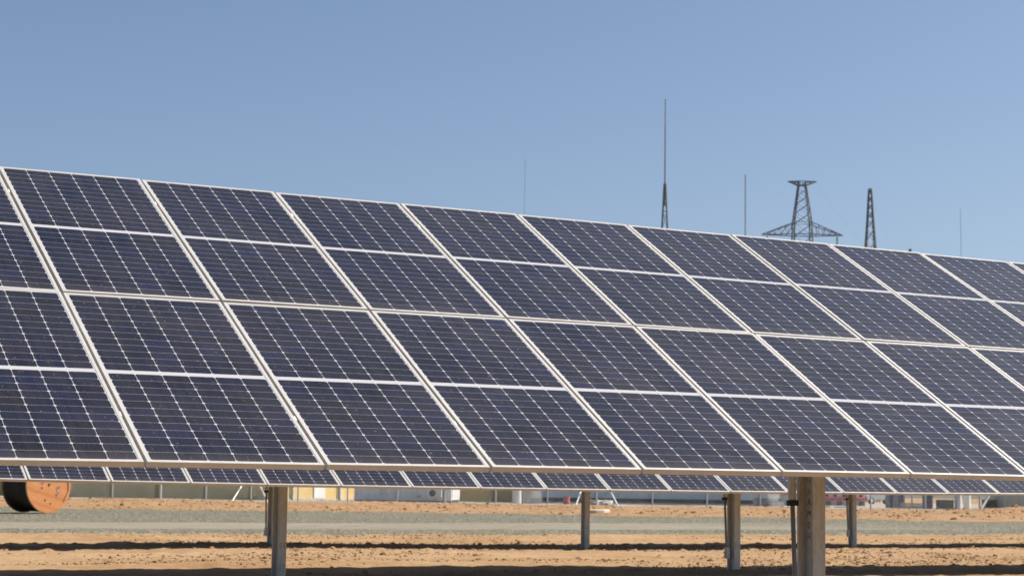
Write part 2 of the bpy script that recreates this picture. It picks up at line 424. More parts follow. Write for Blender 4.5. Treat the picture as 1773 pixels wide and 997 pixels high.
def tracker(name, label, X0, Y0, Z0, al0, tw, c0, quad, bow, i0, i1, posts, dampers, skip=(), jit=.0016):
    root = empty(name, (X0, Y0, -1.25), 0, label, 'solar tracker', 'rows of tilted solar panels')
    base = Vector((X0, Y0, -1.25))
    yc = 2.109*math.cos(al0); zc = 2.109*math.sin(al0) + Z0 + 1.25
    def pt(i, v, lift=0):
        al = al0 + tw*(i-c0); s = v-2.109
        b = bow*max(0, 1-abs(s)/2.109)
        n = Vector((0, -math.sin(al), math.cos(al)))
        return Vector((i*P_, yc+s*math.cos(al), zc+s*math.sin(al)+quad*(i-c0)**2)) + n*(b+lift)
    for i in range(i0, i1):
        for v0 in (0.003, 2.118):
            a, b = pt(i, v0), pt(i+1, v0); a2, b2 = pt(i, v0+ML), pt(i+1, v0+ML)
            ex = (b-a)+(b2-a2); ev = (a2-a)+(b2-b)
            M = axes_matrix(a + (b-a).normalized()*.010, ex, ev)
            M = M @ Matrix.Translation((0, 0, random.uniform(-jit, jit))) @ Matrix.Rotation(random.uniform(-jit, jit), 4, 'X') @ Matrix.Rotation(random.uniform(-jit, jit)*1.5, 4, 'Y')
            add_module(root, M)
    # purlins under every joint, torque tube under the middle
    pl0 = None
    for i in range(i0, i1+1):
        a, b = pt(i, .03, -.040), pt(i, 4.17, -.040)
        ev = (b-a); L = ev.length
        M = axes_matrix(a, Vector((1, 0, 0)), ev)
        if pl0 is None:
            mb = MB(); mb.box((-.04, 0, -.004), (.04, L, 0)); mb.box((-.022, .16, -.06), (-.018, L-.1, -.004)); mb.box((.018, .16, -.06), (.022, L-.1, -.004))
            for q in (.5, 1.6, 2.62, 3.72):
                mb.box((-.008, q, -.002), (.008, q+.05, .034))
            pl0 = mb.build('purlin', STEEL, root); o = pl0
        else: o = pl0.copy(); C.objects.link(o); o.parent = root
        o.matrix_local = M
    mb = MB()
    for i in range(i0, i1):
        pass
    a, b = pt(i0, 2.109, -.17), pt(i1, 2.109, -.17)
    n_ = 12; prev = a
    for q in range(1, n_+1):
        i = i0 + (i1-i0)*q/n_; p = pt(i, 2.109, -.175); 
        if q == 1: prev = pt(i0, 2.109, -.175)
        mb.bar(prev, p, .15, .15, 8); prev = p
    mb.build('torque_tube', STEEL, root)
    for k, px in enumerate(posts):
        i = (px-X0)/P_; top = pt(i, 2.109, -.26)  # under the torque tube
        mb = MB(); mb.sheet(POST_PATH, .005, -.5, top.z)
        gz = float(terrain(px, Y0+yc, False)) + 1.25
        nf = len(mb.f)
        # punched bolt holes in the front face
        for zz in (.10, .13, .16, .19, .42, .45, .48):
            for xx in (.03, .082):
                M = Matrix.Translation((xx, -.0035, zz)) @ Matrix.Rotation(math.pi/2, 4, 'X')
                mb.prism([(math.cos(t*math.pi/4)*.007, math.sin(t*math.pi/4)*.007) for t in range(8)], -.001, .0015, M)
        p = mb.build('post', STEEL, root, (i*P_, top.y-.06, 0))
        p.data.materials.append(INK)
        for q in list(p.data.polygons)[nf:]: q.material_index = 1
        # bearing head
        hb = MB(); hb.box((-.07, -.10, top.z-.03), (.13, .22, top.z+.012)); hb.build('bearing', STEEL, p)
        if k in dampers:
            # shock damper slung between the tube's arm and the post foot, on its near-left side
            d0 = Vector((-.10, .078, .33)); d1 = Vector((-.10, .19, top.z+.02))
            j = d0.lerp(d1, (1.19-.33)/(d1.z-.33))
            dm = MB().bar(j, d1, .062, n=14).build('damper', STEEL, p, smooth=False)
            MB().bar(j + (d0-j).normalized()*.012, j - (d0-j).normalized()*.03, .094, n=14).build('damper_cap', BLACK, dm)
            MB().bar(d0, j, .036, n=12).build('piston_rod', ROD, dm)
            br = MB(); br.box((-.125, .05, .24), (-.052, .105, .42)); br.bar((-.155, .078, .33), (-.02, .078, .33), .03, n=8); br.bar((-.15, .06, .28), (-.12, .06, .28), .05, n=8)
            br.build('damper_bracket', STEEL, p)
    return root, pt
AL = 0.5243
def post_x(px, Y0):
    """X where the sight line of a photo column meets the vertical plane Y"""
    Y = Y0 + 2.109*math.cos(AL) + .26*math.sin(AL) - .06
    d = at(px, 905, 10); return d.x*Y/d.y
front, fpt = tracker('solar_tracker', 'nearest row of tilted solar panels, filling the picture, one broad post with handwriting',
                     3.3005, 10.2667, .1558, AL, -.0017, 4, -.0004, .0147, -3, 13, [post_x(1406.6, 10.2667), post_x(1406.6, 10.2667)-7.7], {0, 1})
Y2 = 24.3133
tracker('solar_tracker', 'second row of solar panels, a thin strip under the nearest row, with two posts', 6.3094, 24.3133, .0543, AL, 0, 7, .0005, 0, -3, 23,
        [post_x(483.7, Y2), post_x(1271.7, Y2), post_x(1271.7, Y2)+7.66], {1})
Y3 = 38.36
tracker('solar_tracker', 'farthest row of solar panels, hidden behind the second row except for three thin posts', 8.2, 38.36, .15, AL, 0, 7, 0, 0, -4, 36,
        [post_x(470.6, Y3), post_x(1014, Y3), post_x(1477, Y3), post_x(1477, Y3)+7.3], {0, 2})

# handwriting in marker pen down the web of the near post
fp = [o for o in front.children if o.name.startswith('post')][0]
STROKES = {'Y': [((0, 1), (.1, .5)), ((.1, .5), (.8, .5)), ((.9, 1), (.75, 0))],
           'P': [((.1, 0), (.2, 1)), ((.2, 1), (.8, .9)), ((.8, .9), (.75, .55)), ((.75, .55), (.15, .45))],
           'A': [((0, 0), (.55, 1)), ((.55, 1), (.85, 0)), ((.2, .38), (.75, .38))],
           'M': [((.05, 0), (.15, 1)), ((.15, 1), (.5, .4)), ((.5, .4), (.85, 1)), ((.85, 1), (.95, 0))],
           'O': [((.3, 0), (.1, .5)), ((.1, .5), (.4, 1)), ((.4, 1), (.8, .6)), ((.8, .6), (.65, .1)), ((.65, .1), (.3, 0))],
           'H': [((.15, 0), (.2, 1)), ((.8, 0), (.85, 1)), ((.2, .5), (.82, .5))]}
wz = [(832, 'Y'), (853, 'P'), (869, 'A'), (889, 'M'), (908.5, 'O'), (928, 'H')]
mb = MB()
for py, ch in wz:
    tgt = at(1402, py, 14.6)
    dd = math.hypot(tgt.x, tgt.y)
    wpost = Vector((fp.location.x + front.location.x, fp.location.y + front.location.y, 0))
    zc_ = tgt.z*math.hypot(wpost.x, wpost.y)/dd - front.location.z
    mb = MB()
    for (a, b) in STROKES[ch]:
        # written on the left side of the web (x = -2.5 mm), y runs back
        f = lambda q: Vector((-.0032, .066-.046*q[0], zc_+(q[1]-.5)*.052))
        mb.bar(f(a), f(b), .003, .003, 4)
    mb.build('letter', INK, fp)

# ------------------------------------------------------------------ cable drum
def wood_mat():
    k = NT('drum_wood'); v = k.obj()
    r = k.n('ShaderNodeMapping'); k.lk(v, r.inputs[0]); r.inputs['Rotation'].default_value = (R_(14), 0, 0)
    s = k.n('ShaderNodeSeparateXYZ'); k.lk(r.outputs[0], s.inputs[0])
    pl = k.M('FLOOR', k.M('MULTIPLY', s.outputs[2], 6.5))
    wn = k.n('ShaderNodeTexWhiteNoise', noise_dimensions='1D'); k.lk(pl, wn.inputs['W'])
    gr = k.noise(k.scale(r.outputs[0], (4, 1.2, 16)), 2.2, 6, .7)
    c = k.ramp(k.M('ADD', k.M('MULTIPLY', gr, .85), k.M('MULTIPLY', wn.outputs[0], .15)), [(.32, (.30, .10, .028)), (.5, (.43, .165, .05)), (.72, (.50, .225, .085))])
    seam = k.M('LESS_THAN', k.M('ABSOLUTE', k.M('SUBTRACT', k.M('FRACT', k.M('MULTIPLY', s.outputs[2], 6.5)), .5)), .035)
    c = k.mix(k.M('MULTIPLY', seam, .35), c, (.22, .09, .035))
    return k.set(c, .75)
WOOD = wood_mat()
Dd = 80.; base = at(83, 887.5, Dd); rad = 1.14
dl = empty('cable_drum', (base.x, base.y, base.z), 0, 'wooden cable drum with orange flange and black cable wound on it, standing on the gravel', 'cable drum')
# local x axis = drum axis, pointing right and towards the camera
ax = (RV*.80 - DV*.60).normalized(); dl.rotation_euler.z = math.atan2(ax.y, ax.x)
def ring(n, r, x, wob=0): return [(x, math.cos(2*math.pi*i/n)*r, rad+math.sin(2*math.pi*i/n)*r) for i in range(n)]
def lathe(prof, n=48):
    mb = MB(); 
    for x, r in prof: mb.v += ring(n, r, x)
    for k in range(len(prof)-1):
        for i in range(n): mb.f.append((k*n+i, k*n+(i+1) % n, (k+1)*n+(i+1) % n, (k+1)*n+i))
    return mb
def disc(x0, x1, r):
    mb = lathe([(x0, r), (x1, r)]); n = 48
    mb.f.append(tuple(range(n-1, -1, -1))); mb.f.append(tuple(range(n, 2*n))); return mb
disc(-.07, 0, rad).build('flange', WOOD, dl)
disc(-.066, -.006, rad+.012).build('flange_rim', paint('sunlit_rim_wood', (.50, .33, .15), .8), dl)  # sunlight on the flange edge is put into this paler wood colour
disc(-1.57, -1.5, rad).build('flange', paint('drum_wood_back', (.22, .12, .06), .8), dl)
pr = []
for i in range(23):
    x = -1.49 + i*.0625; pr += [(x, 1.045), (x+.031, 1.085)]
pr.append((-.075, 1.045)); lathe([(-1.495, .5)]+pr+[(-.072, .5)]).build('wound_cable', paint('cable_sheath', (.034, .025, .018), .55, 0, .2), dl, smooth=False)
mb = MB(); Mx = Matrix(((0, 0, 1, 0), (1, 0, 0, 0), (0, 1, 0, 0), (0, 0, 0, 1)))
for y, z, r_ in ((0, 0, .055), (-.32, .06, .03), (-.36, -.12, .035), (.40, -.42, .035), (-.18, -.62, .04), (.1, -.76, .035), (.36, .3, .03), (0, .55, .03), (-.5, .45, .03)):
    mb.prism([(y+r_*math.cos(t*math.pi/5), rad+z+r_*math.sin(t*math.pi/5)) for t in range(10)], .001, .012, Mx)
mb.build('bolt_heads', BLACK, dl)
mb = MB(); mb.bar((.005, .84*rad, rad*1.30), (.005, .89*rad, rad*.83), .04, .012); mb.bar((.005, .89*rad, rad*.83), (.005, .66*rad, rad*.38), .04, .012)
mb.build('plank_gap', paint('dark_gap', (.12, .05, .02), .9), dl)
mb = MB()
random.seed(3)
for cy0, cz0 in ((.48, -.26), (-.42, .1)):
    for q in range(9):
        y = cy0+random.uniform(-.14, .14); z = rad+cz0+random.uniform(-.1, .14)
        mb.bar((.004, y, z), (.004, y+random.uniform(-.1, .1), z+random.uniform(.02, .12)), .022, .01)
mb.build('blue_stencil_marks', paint('blue_stencil', (.22, .22, .42), .7), dl)

# ------------------------------------------------------------------ chain-link fence
GALV = paint('galvanised_tube', (.50, .52, .53), .5, .3, .06)
def gz(p): return float(terrain(p.x, p.y, False))
DF = 105.0
fpx = [18, 106, 194, 277, 356, 434, 516, 602, 687.6, 770, 858, 947.6, 1032.6, 1129.5, 1224, 1316, 1411, 1507.6, 1602, 1696, 1790]
def fpt_(px):
    p = at(px, 866, DF); p.z = gz(p); return p
fb = [fpt_(x) for x in fpx]
fence = empty('fence', fb[0], 0, 'grey chain-link fence on thin round steel posts along the top of the sand bank', 'fence')
o0 = fb[0]
H_ = 2.2
for i, p in enumerate(fb):
    wd = .16 if i == 3 else .085
    MB().bar(p-o0-Vector((0, 0, .3)), p-o0+Vector((0, 0, H_)), wd, n=10).build('post', GALV, fence)
mb = MB(); wr = MB()
for a, b in zip(fb[:-1], fb[1:]):
    a = a-o0; b = b-o0; L = (b-a).length
    for hh in (.08, 1.1, 2.1): wr.bar(a+Vector((0, 0, hh)), b+Vector((0, 0, hh)), .012, n=4)
    st = .16; n = int((L+H_)/st)
    for q in range(n):
        for sgn in (1, -1):
            # diagonal wire clipped to the bay
            s0 = q*st; u0, h0 = (s0, .05) if s0 <= L else (L, s0-L)
            u1, h1 = (s0-2.05, 2.1) if s0 >= 2.05 else (0, .05+s0)
            if h0 > 2.1 or h1 < h0: continue
            f = (lambda u: u/L) if sgn > 0 else (lambda u: 1-u/L)
            A = a.lerp(b, min(1, max(0, f(u0)))); B = a.lerp(b, min(1, max(0, f(u1))))
            mb.bar(A+Vector((0, 0, h0)), B+Vector((0, 0, h1)), .0045, n=3)
mb.build('chain_link_mesh', GALV, fence); wr.build('tension_wires', GALV, fence)
def strut(px0, py0, px1, py1, wd, mat):
    a, b = at(px0, py0, DF-.1), at(px1, py1, DF-1.2)
    d = (a-b).normalized(); k = (2.0-(b.z-gz(b)))/d.z if d.z > .1 else 2
    b.z = min(b.z, gz(b)+.0); top = b + d*2.3
    MB().bar(b-o0-d*.2, top-o0, wd, n=8).build('brace', mat, fence)
WHITE = paint('white_paint', (.64, .64, .63), .5, 0, .06)
strut(415, 845, 402, 866, .055, GALV); strut(455, 845, 463, 862, .065, WHITE); strut(1004, 852, 997, 872, .05, GALV)
strut(1057, 848, 1070, 874, .09, WHITE); strut(1711, 860, 1697, 884, .16, paint('dull_grey', (.16, .17, .19), .7))
p = at(1031, 884, 97); p.z = gz(p)+.02
mb = MB(); mb.prism([(math.cos(t*.628)*.75*(1+.12*math.sin(t*2.3)), math.sin(t*.628)*.5) for t in range(10)], -.1, .12)
o = mb.build('stone', paint('pale_stone', (.58, .47, .37), .9), None, p, bevel=.05); tag(o, 'pale flat stone lying on the sand bank', 'stone')

# ------------------------------------------------------------------ compound behind the fence
CREAM = paint('cream_render', (.57, .41, .16), .85, 0, .06, .8)
TAN = CREAM
GREYB = paint('blue_grey_cladding', (.38, .50, .60), .5, .1, .05)
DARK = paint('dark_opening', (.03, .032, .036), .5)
CONC = paint('concrete', (.42, .40, .36), .9, 0, .12)
RED = paint('red_paint', (.32, .05, .06), .5)
def frame_at(px, D, ang, py=868):
    """local frame on the ground: +x along the front (ang turns it from the picture's right), -y out of the front"""
    p = at(px, py, D); p.z = gz(p)
    return p, math.atan2(RV.y, RV.x) + R_(ang)
def ribs(mb, L, H, y, step=.25, dpt=.03, z0=.1):
    x = step/2
    while x < L: mb.box((x-step*.28, y-dpt, z0), (x+step*.28, y, H)); x += step
def gable_roof(L, W, H, rise, over=.3):
    mb = MB()
    pts = [(-over, H), (W/2, H+rise), (W+over, H), (W+over, H+.12), (W/2, H+rise+.12), (-over, H+.12)]
    M = Matrix(((0, 0, 1, 0), (1, 0, 0, 0), (0, 1, 0, 0), (0, 0, 0, 1)))
    mb.prism(pts, -over, L+over, M); 
    mb.prism([(0, H-.001), (W, H-.001), (W/2, H+rise)], .02, L-.02, M)
    return mb
ROOF = paint('roof_sheet', (.30, .31, .33), .6, .2)
# big rendered building: shaded long side to the left, sunlit end to the right of its corner
def rendered_building(px, D, angL, lenL, angR, lenR, H, label, door_at=None, extras=()):
    p, rz = frame_at(px, D, 0)
    b = empty('building', p, rz, label, 'building')
    aL, aR = R_(angL), R_(angR)
    # corner at origin; left wall runs to (-cos, +sin), right wall to (+cos, +sin)
    vL = Vector((-math.cos(aL), math.sin(aL), 0)); vR = Vector((math.cos(aR), math.sin(aR), 0))
    A, B_, Cc = vL*lenL, Vector((0, 0, 0)), vR*lenR
    Dp = vL*lenL + vR*lenR
    mb = MB(); mb.prism([(A.x, A.y), (B_.x, B_.y), (Cc.x, Cc.y), (Dp.x, Dp.y)], -.4, H)
    mb.build('wall', CREAM, b)
    mb = MB(); k = .35
    mb.prism([(A.x-k, A.y-.1), (0, -k), (Cc.x+k, Cc.y-.1), (Dp.x, Dp.y+k)], H+.002, H+.25); mb.build('roof', ROOF, b)
    MR = Matrix.Rotation(aR, 4, 'Z'); ML_ = Matrix.Rotation(math.pi-aL, 4, 'Z')
    mb = MB(); mb.box((0, -.06, -.3), (lenR, -.003, .14), MR); mb.build('plinth', CONC, b)
    if door_at:
        d0, d1 = door_at
        dr = MB().box((d0, -.05, .16), (d1, -.004, 2.2), MR).build('door', WHITE, b)
        MB().box((d1-.15, -.09, 1.1), (d1-.1, -.052, 1.2), MR).build('handle', BLACK, dr)
    for x0, x1 in extras:
        MB().box((x0, -.14, 0), (x1, -.004, H-.1), MR).build('downpipe', GALV, b)
    for q in range(3):
        x0 = lenL*(.2+.27*q)
        if lenL > 8:
            wdw = MB().box((x0, .004, 1.5), (x0+1.6, .05, 2.6), ML_).build('window', DARK, b)
            MB().box((x0-.08, .004, 1.4), (x0+1.68, .09, 1.497), ML_).build('sill', CONC, wdw)
    return b
rendered_building(484, 112, 18, 19, 48, 6.4, 3.4, 'long cream rendered building at the left, its long side in shade and its end sunlit', (2.6, 3.45), ((.9, 1.0), (4.6, 4.72)))
rendered_building(848, 124, 20, 2.4, 46, 3.2, 3.2, 'small cream building between the white container and the blue-grey shed', None, ((.3, .4),))
# ribbed white container with an air conditioner
p, rz = frame_at(613, 110, -9)
b = empty('container', p, rz, 'white ribbed container with an air conditioner on its side', 'container')
Lc = 5.55
MB().box((0, 0, .18), (Lc, 2.4, 2.7)).build('body', WHITE, b)
mb = MB(); ribs(mb, Lc, 2.55, -.002, .36, .035, .32)
mb.box((0, -.05, .1), (Lc, 0-.001, .3)); mb.box((0, -.05, 2.56), (Lc, -.001, 2.72)); mb.build('side_ribs', WHITE, b)
mb = MB()
for q in range(6): mb.box((Lc+.001, .15+q*.38, .3), (Lc+.05, .36+q*.38, 2.55))
mb.build('end_ribs', WHITE, b)
MB().box((.02, .05, -.3), (Lc-.02, 2.35, .178)).build('dark_underside', DARK, b)  # near-black block filling the space under the body
ac = MB().box((4.2, -.42, .30), (5.05, -.052, .76)).build('air_conditioner', GALV, b)
MB().prism([(4.55+.19*math.cos(t*.3927), .53+.19*math.sin(t*.3927)) for t in range(16)], .0, .012, Matrix(((1, 0, 0, 0), (0, 0, -1, -.422), (0, 1, 0, 0), (0, 0, 0, 1)))).build('fan_grille', DARK, ac)
MB().box((3.6, -.06, .26), (3.85, -.052, .40)).build('vent', CONC, b)
MB().box((1.35, -.056, .45), (1.9, -.042, 1.9)).build('side_door', paint('door_grey', (.60, .60, .58), .5), b)
# tank, pillar and cabinets right of the small building
p, rz = frame_at(893, 116, 0)
def upright_tank(px, D, r, H, mat, name, label, cat, group=None):
    p, rz = frame_at(px, D, 0)
    n = 20; pr_ = [(0, r*.98), (.05, r), (H-.08, r), (H, r*.85), (H+.12, .08)]
    mb = MB()
    for z, q in pr_: mb.v += [(q*math.cos(2*math.pi*i/n), q*math.sin(2*math.pi*i/n), z) for i in range(n)]
    for k in range(len(pr_)-1):
        for i in range(n): mb.f.append((k*n+i, k*n+(i+1) % n, (k+1)*n+(i+1) % n, (k+1)*n+i))
    mb.f.append(tuple(range(n-1, -1, -1))); mb.f.append(tuple((len(pr_)-1)*n+i for i in range(n)))
    e = empty(name, p, rz, label, cat, group)
    mb.build('tank_shell', mat, e); 
    MB().bar((0, 0, -.3), (0, 0, .002), r*2.3, n=20).build('base', CONC, e)
    return e
upright_tank(895.5, 115, .29, 2.0, WHITE, 'water_tank', 'white upright tank against the small cream building', 'tank')
p, rz = frame_at(911, 113, 12); e = empty('concrete_pillar', p, rz, 'grey concrete pillar standing right of the white upright tank', 'pillar')
MB().box((-.24, -.24, -.3), (.24, .24, 2.4)).build('shaft', CONC, e); MB().box((-.3, -.3, 2.402), (.3, .3, 2.55)).build('cap', CONC, e)
p, rz = frame_at(930, 116, 8); e = empty('cabinet', p, rz, 'pale green-white electrical cabinet left of the blue-grey shed', 'cabinet')
MB().box((-.28, 0, .35), (.25, .6, 2.1)).build('body', paint('pale_green', (.60, .68, .64), .5), e); MB().box((-.3, -.02, -.3), (.27, .6, .347)).build('plinth', CONC, e)
MB().box((-.24, -.012, .5), (.2, -.003, 1.95)).build('door', WHITE, e)
# long blue-grey shed with a dark open strip at its foot
p, rz = frame_at(938, 122, 0)
b = empty('shed', p, rz, 'long blue-grey clad shed with a dark strip along its foot', 'shed'); Ls = 14.4
MB().box((0, 0, .38), (Ls, 6, 3.6)).build('wall', GREYB, b)
mb = MB(); ribs(mb, Ls, 3.5, -.002, .3, .03, .39); mb.build('cladding_ribs', GREYB, b)
MB().box((.05, .12, .14), (Ls-.05, 5.8, .378)).build('dark_strip', DARK, b)
MB().box((0, -.15, -.3), (Ls, 6, .138)).build('plinth', CONC, b)
gable_roof(Ls, 6, 3.6, 1.0).build('roof', ROOF, b)
# red barrel
p, rz = frame_at(981, 112, 0)
e = empty('barrel', p, rz, 'small dark red barrel in front of the blue-grey shed', 'barrel'); e.scale = (.62, .62, .55)
mb = MB(); n = 18
pr_ = [(0, .28), (.28, .29), (.30, .305), (.32, .29), (.58, .29), (.60, .305), (.62, .29), (.88, .28)]
for z, q in pr_: mb.v += [(q*1.05*math.cos(2*math.pi*i/n), q*1.05*math.sin(2*math.pi*i/n), z) for i in range(n)]
for k in range(len(pr_)-1):
    for i in range(n): mb.f.append((k*n+i, k*n+(i+1) % n, (k+1)*n+(i+1) % n, (k+1)*n+i))
mb.f.append(tuple(range(n-1, -1, -1))); mb.f.append(tuple((len(pr_)-1)*n+i for i in range(n)))
mb.build('drum_shell', RED, e); MB().bar((.12, .05, .88), (.12, .05, .91), .06, n=8).build('bung', BLACK, e)
# heap of pale rubble by the brace
p, rz = frame_at(1052, 108, 0)
mb = MB()
for q in range(12):
    x, y = random.uniform(-.9, .5), random.uniform(-.3, .3); s = random.uniform(.1, .24)
    mb.box((-s, -s*.8, -.1), (s, s*.8, s*1.3), Matrix.Translation((x, y, 0)) @ Matrix.Rotation(random.uniform(0, 3), 4, 'Z') @ Matrix.Rotation(random.uniform(-.4, .4), 4, 'X'))
o = mb.build('rubble_heap', CONC, None, p, bevel=.02); tag(o, 'low heap of pale broken blocks at the foot of the fence', 'rubble')
# small sunlit cabin, maroon building, red-banded building
p, rz = frame_at(1329, 116, 16)
b = empty('cabin', p, rz, 'small white site cabin at the right end of the blue-grey shed', 'cabin')
MB().box((0, 0, .5), (.78, 2.4, 2.7)).build('body', WHITE, b); MB().box((.05, .06, -.3), (.74, 2.3, .497)).build('base', CONC, b)
MB().box((.06, -.5, -.1), (.84, -.003, .3)).build('step', WHITE, b); MB().box((-.08, -.1, 2.703), (.86, 2.5, 2.8)).build('roof', ROOF, b)
p, rz = frame_at(1350, 130, 4)
b = empty('building', p, rz, 'low maroon building behind the broad near post', 'building')
MB().box((0, 0, .75), (2.2, 4, 3)).build('wall', paint('maroon', (.28, .08, .08), .7), b); MB().box((.02, .02, -.3), (2.2, 3.9, .747)).build('plinth', CONC, b); MB().box((-.1, -.1, 3.003), (2.3, 4.1, 3.15)).build('roof', ROOF, b)
p, rz = frame_at(1424, 138, 6)
b = empty('building', p, rz, 'pale building with a pink-red band and a row of small dark windows', 'building'); Lr = 3.1
MB().box((0, 0, -.3), (Lr, 5, 3.4)).build('wall', WHITE, b); MB().box((-.02, -.3, .40), (Lr+.04, -.004, .58)).build('red_canopy', paint('pink_red', (.62, .10, .12), .6), b)
for q in range(5): MB().box((.18+q*.62, -.02, .66), (.42+q*.62, -.004, 1.1)).build('window', DARK, b)
for q in range(4): MB().box((.22+q*.8, -.02, .06), (.62+q*.8, -.004, .36)).build('shop_window', paint('grey_glass', (.16, .18, .18), .25), b)
MB().box((-.1, -.2, 3.403), (Lr+.1, 5.1, 3.55)).build('roof', ROOF, b)
p, rz = frame_at(1444, 112, 0)
mb = MB(); mb.box((-.95, 0, -.3), (-.2, .3, .14)); mb.box((.05, .02, -.3), (1.05, .3, .12)); o = mb.build('kerb_blocks', WHITE, None, p, bevel=.02); o.rotation_euler.z = rz; tag(o, 'two low white concrete blocks behind the fence before the red-banded building', 'concrete blocks')
# parked pickup, grey
def car(px, D, ang, col, label):
    p, rz = frame_at(px, D, ang); e = empty('parked_car', p, rz, label, 'car')
    Mx_ = Matrix(((1, 0, 0, 0), (0, 0, 1, 0), (0, 1, 0, 0), (0, 0, 0, 1)))
    prof = [(0, .35), (0, .78), (.9, .9), (1.35, 1.38), (2.6, 1.42), (3.1, .95), (4.3, .9), (4.35, .4)]
    MB().prism(prof[::-1], -.8, .8, Mx_).build('body', paint('car_paint', col, .35), e, bevel=.06)
    MB().prism([(1.02, .95), (1.42, 1.32), (2.55, 1.35), (2.92, .98)][::-1], -.81, .81, Mx_).build('side_window', DARK, e)
    for x in (.85, 3.45):
        for y in (-.82, .62):
            wv = MB().bar((x, y, .32), (x, y+.2, .32), .64, n=18).build('wheel', BLACK, e)
            MB().bar((x, y-.005, .32), (x, y+.205, .32), .36, n=14).build('rim', GALV, wv)
    return e
car(1488, 185, 48, (.20, .22, .25), 'dark grey car parked between the red-banded building and the grey pillars')
for px, D, wd, lab in ((1541, 118, .42, 'grey steel pillar nearest the parked dark grey car'), (1557, 119, .5, 'broad grey steel pillar second from the parked dark grey car'), (1606, 113, .46, 'grey steel pillar left of the dark trough')):
    p, rz = frame_at(px, D, 10)
    e = empty('steel_pillar', p, rz, lab, 'pillar', 'grey steel pillars behind the fence')
    mb = MB(); w2 = wd/2
    mb.box((-w2, -w2, 0), (-w2+.1, w2, 2.6)); mb.box((w2-.1, -w2, 0), (w2, w2, 2.6)); mb.box((-w2+.1, -.05, 0), (w2-.1, .05, 2.6)); mb.build('column', paint('grey_paint', (.20, .22, .26), .6), e)
    MB().box((-w2-.08, -w2-.08, -.3), (w2+.08, w2+.08, -.002)).build('footing', CONC, e)
p, rz = frame_at(1581, 116, 2)
e = empty('concrete_slab_stack', p, rz, 'low stack of grey concrete slabs between the steel pillars', 'slabs')
for q in range(3): MB().box((-.75+.05*q, -.5, .14*q-.05), (.78-.04*q, .5, .13*q+.08)).build('slab', CONC, e)
p, rz = frame_at(1536+100, 112, 0)
e = empty('trough', p, rz, 'dark grey open trough standing right of the steel pillars', 'trough')
mb = MB(); mb.box((-.42, -.4, .1), (.42, .4, .16)); mb.box((-.42, -.4, .161), (.42, -.35, .56)); mb.box((-.42, .35, .161), (.42, .4, .56)); mb.box((-.42, -.349, .161), (-.37, .349, .56)); mb.box((.37, -.349, .161), (.42, .349, .56)); mb.build('tub', paint('dark_green_grey', (.09, .10, .10), .6), e)
MB().box((-.5, -.3, -.3), (.5, .3, .097)).build('stand', CONC, e)
upright_tank(1659, 112, .2, 2.4, WHITE, 'white_column', 'left one of the two slim white columns behind the fence', 'column', 'slim white columns')
upright_tank(1674.5, 112.5, .2, 2.4, WHITE, 'white_column', 'right one of the two slim white columns behind the fence', 'column', 'slim white columns')
p, rz = frame_at(1719, 110, 0)
e = empty('crate', p, rz, 'dark brown open crate left of the corrugated grey hut', 'crate')
mb = MB(); mb.box((-.52, -.4, -.1), (.42, .4, .56)); mb.build('side_boards', paint('dark_timber', (.07, .06, .05), .8), e)
mb = MB(); mb.box((-.55, -.43, .562), (.45, .43, .60)); mb.build('rim_boards', paint('dark_timber_rim', (.10, .085, .07), .8), e); MB().box((.46, -.3, -.1), (.62, .3, .72)).build('side_rack', GALV, e)
p, rz = frame_at(1738, 108.5, 5)
b = empty('metal_hut', p, rz, 'corrugated grey metal hut at the right edge of the picture', 'hut'); Lh = 3.4
HUT = paint('weathered_sheet', (.40, .40, .35), .6, .2, .12)
MB().box((0, 0, -.6), (Lh, 2.6, 2.5)).build('wall', HUT, b); mb = MB(); ribs(mb, Lh, 2.45, -.002, .16, .03, -.5); mb.build('corrugation', HUT, b)
mb = MB(); mb.box((-.1, -.15, 2.502), (Lh+.1, 2.7, 2.58)); mb.build('roof', ROOF, b)

